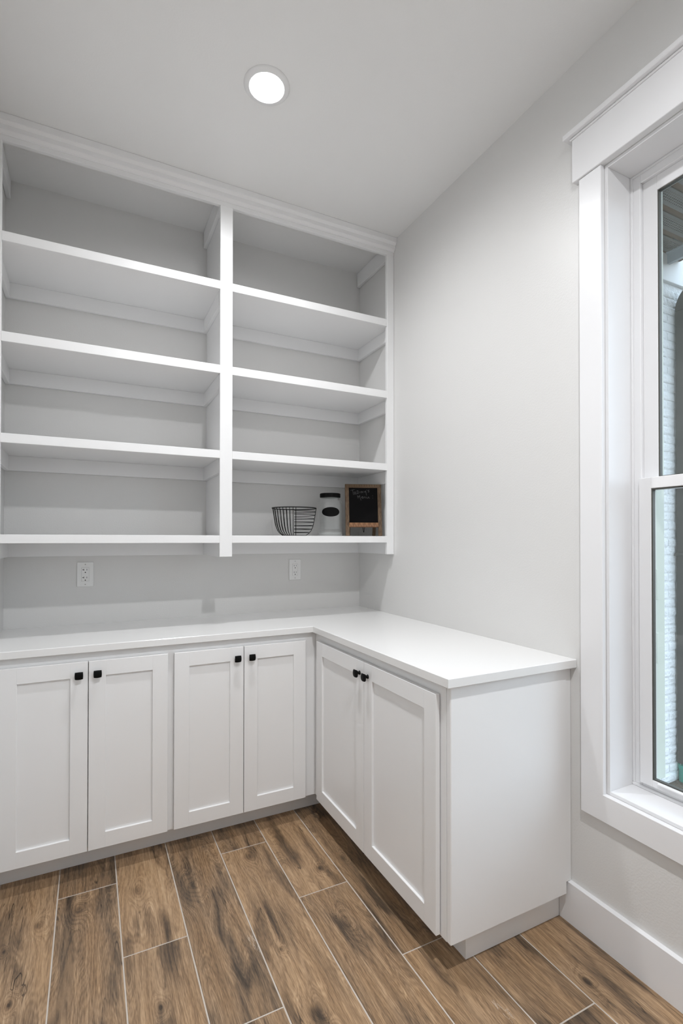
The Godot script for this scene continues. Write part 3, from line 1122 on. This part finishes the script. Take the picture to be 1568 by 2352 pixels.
func outlet(called: String, at: Vector3, label: String, tee: bool) -> void:
	var t := thing(called, label, "outlet", at, "white wall outlets above the counter")
	var st := new_st()
	box(st, Vector3(-0.0368, -0.0605, 0.0003), Vector3(0.0368, 0.0605, 0.0058), 0.0022)
	part("cover_plate", st, M.plastic, t)
	st = new_st()
	for s in [Vector3(-0.0172, -0.0342, 0), Vector3(0.0166, -0.0342, 0)]:
		box(st, Vector3(s.x, -0.0342, 0.0052), Vector3(s.x + 0.0006, 0.0342, 0.0060))
	for y in [-0.0342, 0.0336]:
		box(st, Vector3(-0.0172, y, 0.0052), Vector3(0.0172, y + 0.0006, 0.0060))
	part("plate_gap", st, M.screw, t)
	st = new_st()
	box(st, Vector3(-0.0164, -0.0334, 0.0040), Vector3(0.0164, 0.0334, 0.0072), 0.001)
	part("receptacle_face", st, M.plastic, t)
	for y0 in [0.0185, -0.0195]:
		st = new_st()
		box(st, Vector3(-0.0078, y0, 0.0062), Vector3(-0.0056, y0 + 0.0085, 0.0074))
		if tee:
			box(st, Vector3(-0.0128, y0 + 0.003, 0.0062), Vector3(-0.0056, y0 + 0.0055, 0.0074))
		box(st, Vector3(0.0056, y0 + 0.0005, 0.0062), Vector3(0.0076, y0 + 0.0080, 0.0074))
		var hole := new_st()
		lathe(hole, [[0.0, 0.0074], [0.0027, 0.0074], [0.0027, 0.0062]], 16)
		st.append_from(hole.commit(), 0, Transform3D(Basis(Vector3.RIGHT, PI / 2), Vector3(0, y0 - 0.0085, 0)))
		part("socket", st, M.slot, t)
	for y in [0.0486, -0.0486]:
		st = new_st()
		var s := new_st()
		lathe(s, [[0.0, 0.0064], [0.0020, 0.0064], [0.0030, 0.0057]], 16)
		st.append_from(s.commit(), 0, Transform3D(Basis(Vector3.RIGHT, PI / 2), Vector3(0, y, 0)))
		part("screw", st, M.screw, t)

# ------------------------------------------------------------------ the things on the shelf

const SHELF_TOP := 1.3468

func make_basket() -> void:
	var t := thing("wire_basket", "round black wire basket of upright and level wires on the lowest right shelf", "basket", Vector3(-0.513, SHELF_TOP, 0.2))
	t.rotation.y = -deg_to_rad(21.2)
	var rim_y := 0.151
	var R := 0.1195
	var wr := 0.0016
	var outline := [[0.0, 0.50], [0.10, 0.675], [0.196, 0.774], [0.39, 0.87], [0.667, 0.935], [1.0, 1.0]]      # height, radius, as shares
	var radius := func(y: float) -> float:      # the bowl's outline
		var q: float = clampf(y / rim_y, 0.0, 1.0)
		for k in range(5):
			if q <= outline[k + 1][0]:
				return R * lerpf(outline[k][1], outline[k + 1][1], (q - outline[k][0]) / (outline[k + 1][0] - outline[k][0]))
		return R
	var height := func(r: float) -> float:
		var q: float = r / R
		for k in range(5):
			if q <= outline[k + 1][1]:
				return maxf(0.002, rim_y * lerpf(outline[k][0], outline[k + 1][0], maxf(0.0, (q - outline[k][1]) / (outline[k + 1][1] - outline[k][1]))))
		return rim_y
	var ring := func(y: float, r: float, a0: float, a1: float, n: int) -> Array:
		var pts := []
		for k in n + 1:
			var a := lerpf(a0, a1, float(k) / n)
			pts.append(Vector3(r * cos(a), y, r * sin(a)))
		return pts
	var st := new_st()
	var rp: Array = ring.call(rim_y, R, 0.0, TAU, 64)
	rp.pop_back()
	tube(st, rp, 0.0026, 8, true)
	part("rim", st, M.wire, t)
	st = new_st()
	rp = ring.call(0.0022, 0.064, 0.0, TAU, 48)
	rp.pop_back()
	tube(st, rp, 0.0022, 8, true)
	part("base_ring", st, M.wire, t)
	# left half: upright wires following the bowl, evenly spaced along the rim as seen from the front
	for k in 8:
		var across: float = [0.05, 0.20, 0.35, 0.50, 0.64, 0.77, 0.88, 0.96][k]
		for side in [-1, 1]:
			var dir := Vector3(-across, 0, side * sqrt(1.0 - across * across))
			var pts := []
			for j in 21:
				var rr := lerpf(0.030, R, pow(j / 20.0, 0.7))
				pts.append(dir * rr + Vector3.UP * float(height.call(rr)))
			st = new_st()
			tube(st, pts, wr, 7)
			part("upright_wire", st, M.wire, t)
	# the dividing wire's partner, and level hoops round the right half
	var pts2 := []
	for j in 25:
		var r: float = R * (1.0 - pow(1.0 - j / 24.0, 1.6))
		pts2.append(Vector3(0.009, height.call(r), r))
	var whole := []
	for j in range(24, 0, -1): whole.append(Vector3(0.009, pts2[j].y, -pts2[j].z))
	whole.append_array(pts2)
	st = new_st()
	tube(st, whole, wr, 7)
	part("upright_wire", st, M.wire, t)
	st = new_st()      # the upright at the right end of the level hoops
	var end_wire := []
	for j in 21:
		var rr := lerpf(0.050, R, pow(j / 20.0, 0.6))
		end_wire.append(Vector3(rr, height.call(rr), 0))
	tube(st, end_wire, wr, 7)
	part("upright_wire", st, M.wire, t)
	for k in 7:
		var y := 0.019 + k * 0.0188
		st = new_st()
		tube(st, ring.call(y, radius.call(y), -PI / 2, PI / 2, 36), wr, 7)
		part("level_wire", st, M.wire, t)
	st = new_st()
	tube(st, [Vector3(0.064, 0.0022, 0), Vector3(0.03, 0.0022, 0), Vector3(0, 0.0022, 0)], wr, 7)
	part("base_wire", st, M.wire, t)

func make_jar() -> void:
	var t := thing("glass_jar", "clear glass storage jar with black lid and black oval label", "jar", Vector3(-0.299, SHELF_TOP, 0.205))
	var st := new_st()
	var r := 0.070
	lathe(st, [[r, 0.0165], [0.0688, 0.022], [r - 0.001, 0.030], [r, 0.040], [r, 0.175], [0.069, 0.186], [0.066, 0.195], [0.061, 0.202], [0.055, 0.206], [0.053, 0.209], [0.053, 0.232]], 72)
	lathe(st, [[0.0665, 0.040], [0.0670, 0.174], [0.0655, 0.185], [0.0625, 0.193], [0.058, 0.199], [0.052, 0.204], [0.0502, 0.232]], 72)
	part("jar_body", st, M.thin_glass, t)
	st = new_st()      # the foot of the jar, with the domed bottom inside it
	lathe(st, [[0.0, 0.004], [0.045, 0.003], [0.058, 0.0006], [0.066, 0.002], [r, 0.009], [r, 0.0163]], 72)
	lathe(st, [[0.0665, 0.024], [0.0650, 0.017], [0.058, 0.0125], [0.045, 0.0115], [0.0, 0.016]], 72)
	part("jar_foot", st, M.foot_glass, t)
	st = new_st()
	lathe(st, [[0.0538, 0.2165], [0.0565, 0.2165], [0.0570, 0.2180], [0.0570, 0.2375], [0.0555, 0.2395], [0.0, 0.2400]], 72)
	for k in 60:      # knurls round the lid
		var a := TAU * k / 60.0
		box(st, Vector3(0.0565, 0.219, -0.0011), Vector3(0.0577, 0.2365, 0.0011), 0.0004, Transform3D(Basis(Vector3.UP, a), Vector3.ZERO))
	part("lid", st, M.black, t)
	st = new_st()      # the oval label follows the curve of the glass
	var mid := atan2(2.55, -1.2) - deg_to_rad(3.0)
	var n := 28
	var at := func(u: float, v: float, rr: float) -> Vector3:
		var ang := mid - u * 0.0525 / 0.070
		return Vector3(cos(ang) * rr, 0.1335 + v * 0.0262, sin(ang) * rr)
	for k in n:
		for ringk in 6:
			var pts := []
			for e in [[0, 0], [1, 0], [1, 1], [0, 1]]:
				var q := (ringk + float(e[0])) / 6.0
				var a := TAU * (k + float(e[1])) / n
				pts.append(at.call(q * cos(a), q * sin(a), 0.0706))
			for ids in [[0, 1, 2], [0, 2, 3]]:
				var nn := Vector3(pts[ids[0]].x, 0, pts[ids[0]].z).normalized()
				tri(st, pts[ids[0]], pts[ids[1]], pts[ids[2]], nn)
		var a0 := TAU * k / n
		var a1 := TAU * (k + 1) / n
		face(st, [at.call(cos(a0), sin(a0), 0.0706), at.call(cos(a1), sin(a1), 0.0706), at.call(cos(a1), sin(a1), 0.0701), at.call(cos(a0), sin(a0), 0.0701)], at.call(0, 0, 0.0703))
	part("oval_label", st, M.black, t)

func make_easel() -> void:
	var t := thing("chalkboard_easel", "small wooden tabletop easel chalkboard with chalk writing beside the jar", "chalkboard", Vector3(-0.131, SHELF_TOP, 0.297))
	t.rotation.y = -deg_to_rad(20.0)
	var lean := Basis(Vector3.RIGHT, -deg_to_rad(8.0))
	var tf := Transform3D(lean, Vector3.ZERO)
	var hgt := 0.300
	var half := 0.1035
	var fw := 0.0175
	var d := 0.013
	for s in [-1, 1]:
		var st := new_st()
		box(st, Vector3(s * half, 0.0026, -d), Vector3(s * (half - fw - 0.004), hgt, 0), 0.0015)
		var leg := part("front_leg", st, M.rustic, t)
		leg.transform = tf
	var st := new_st()
	box(st, Vector3(-half + fw, hgt - 0.021, -d + 0.001), Vector3(half - fw, hgt, -0.0006), 0.0015)
	var o := part("top_rail", st, M.rustic, t)
	o.transform = tf
	st = new_st()
	box(st, Vector3(-half + 0.019, 0.052, -d), Vector3(half - fw - 0.003, 0.0765, 0.007), 0.002)
	o = part("chalk_ledge", st, M.rustic_pale, t)
	o.transform = tf
	# the board, with its writing
	st = new_st()
	var x0 := -half + fw + 0.002
	var x1 := half - fw - 0.002
	var y0 := 0.075
	var y1 := hgt - 0.020
	var z := -0.0055
	var p := [Vector3(x0, y0, z), Vector3(x1, y0, z), Vector3(x1, y1, z), Vector3(x0, y1, z)]
	var uv := [Vector2(0, 1), Vector2(1, 1), Vector2(1, 0), Vector2(0, 0)]
	tri(st, p[0], p[1], p[2], Vector3.BACK, uv[0], uv[1], uv[2])
	tri(st, p[0], p[2], p[3], Vector3.BACK, uv[0], uv[2], uv[3])
	var back := Vector3(0, 0, -0.004)
	tri(st, p[0] + back, p[1] + back, p[2] + back, Vector3.FORWARD)
	tri(st, p[0] + back, p[2] + back, p[3] + back, Vector3.FORWARD)
	for k in 4:
		face(st, [p[k], p[(k + 1) % 4], p[(k + 1) % 4] + back, p[k] + back], Vector3((x0 + x1) / 2, (y0 + y1) / 2, z - 0.002))
	o = part("chalkboard", st, M.board, t)
	o.transform = tf
	# hinged back legs leaning the other way
	var hinge: Vector3 = tf * Vector3(0, hgt - 0.03, -d)
	var foot_z := -0.105
	var swing := atan2(hinge.z - foot_z, hinge.y - 0.0008)
	var bl := Transform3D(Basis(Vector3.RIGHT, swing), hinge)
	var long := Vector2(hinge.y - 0.0008, hinge.z - foot_z).length()
	for s in [-1, 1]:
		st = new_st()
		box(st, Vector3(s * (half - 0.020), -long, -0.011), Vector3(s * (half - 0.038), 0.0, 0.0), 0.0015)
		o = part("back_leg", st, M.rustic, t)
		o.transform = bl
	st = new_st()
	box(st, Vector3(-half + 0.038, -0.022, -0.0105), Vector3(half - 0.038, -0.002, -0.0005), 0.0015)
	o = part("back_rail", st, M.rustic, t)
	o.transform = bl
	# a cord hangs in a loop between the legs
	st = new_st()
	var loop := []
	for k in 13:
		var a := PI * k / 12.0
		loop.append(Vector3(-0.005 * cos(a) * (1.0 - 0.4 * sin(a)), 0.058 - 0.036 * sin(a), -0.018))
	tube(st, loop, 0.0018, 6)
	part("cord", st, M.wire, t)
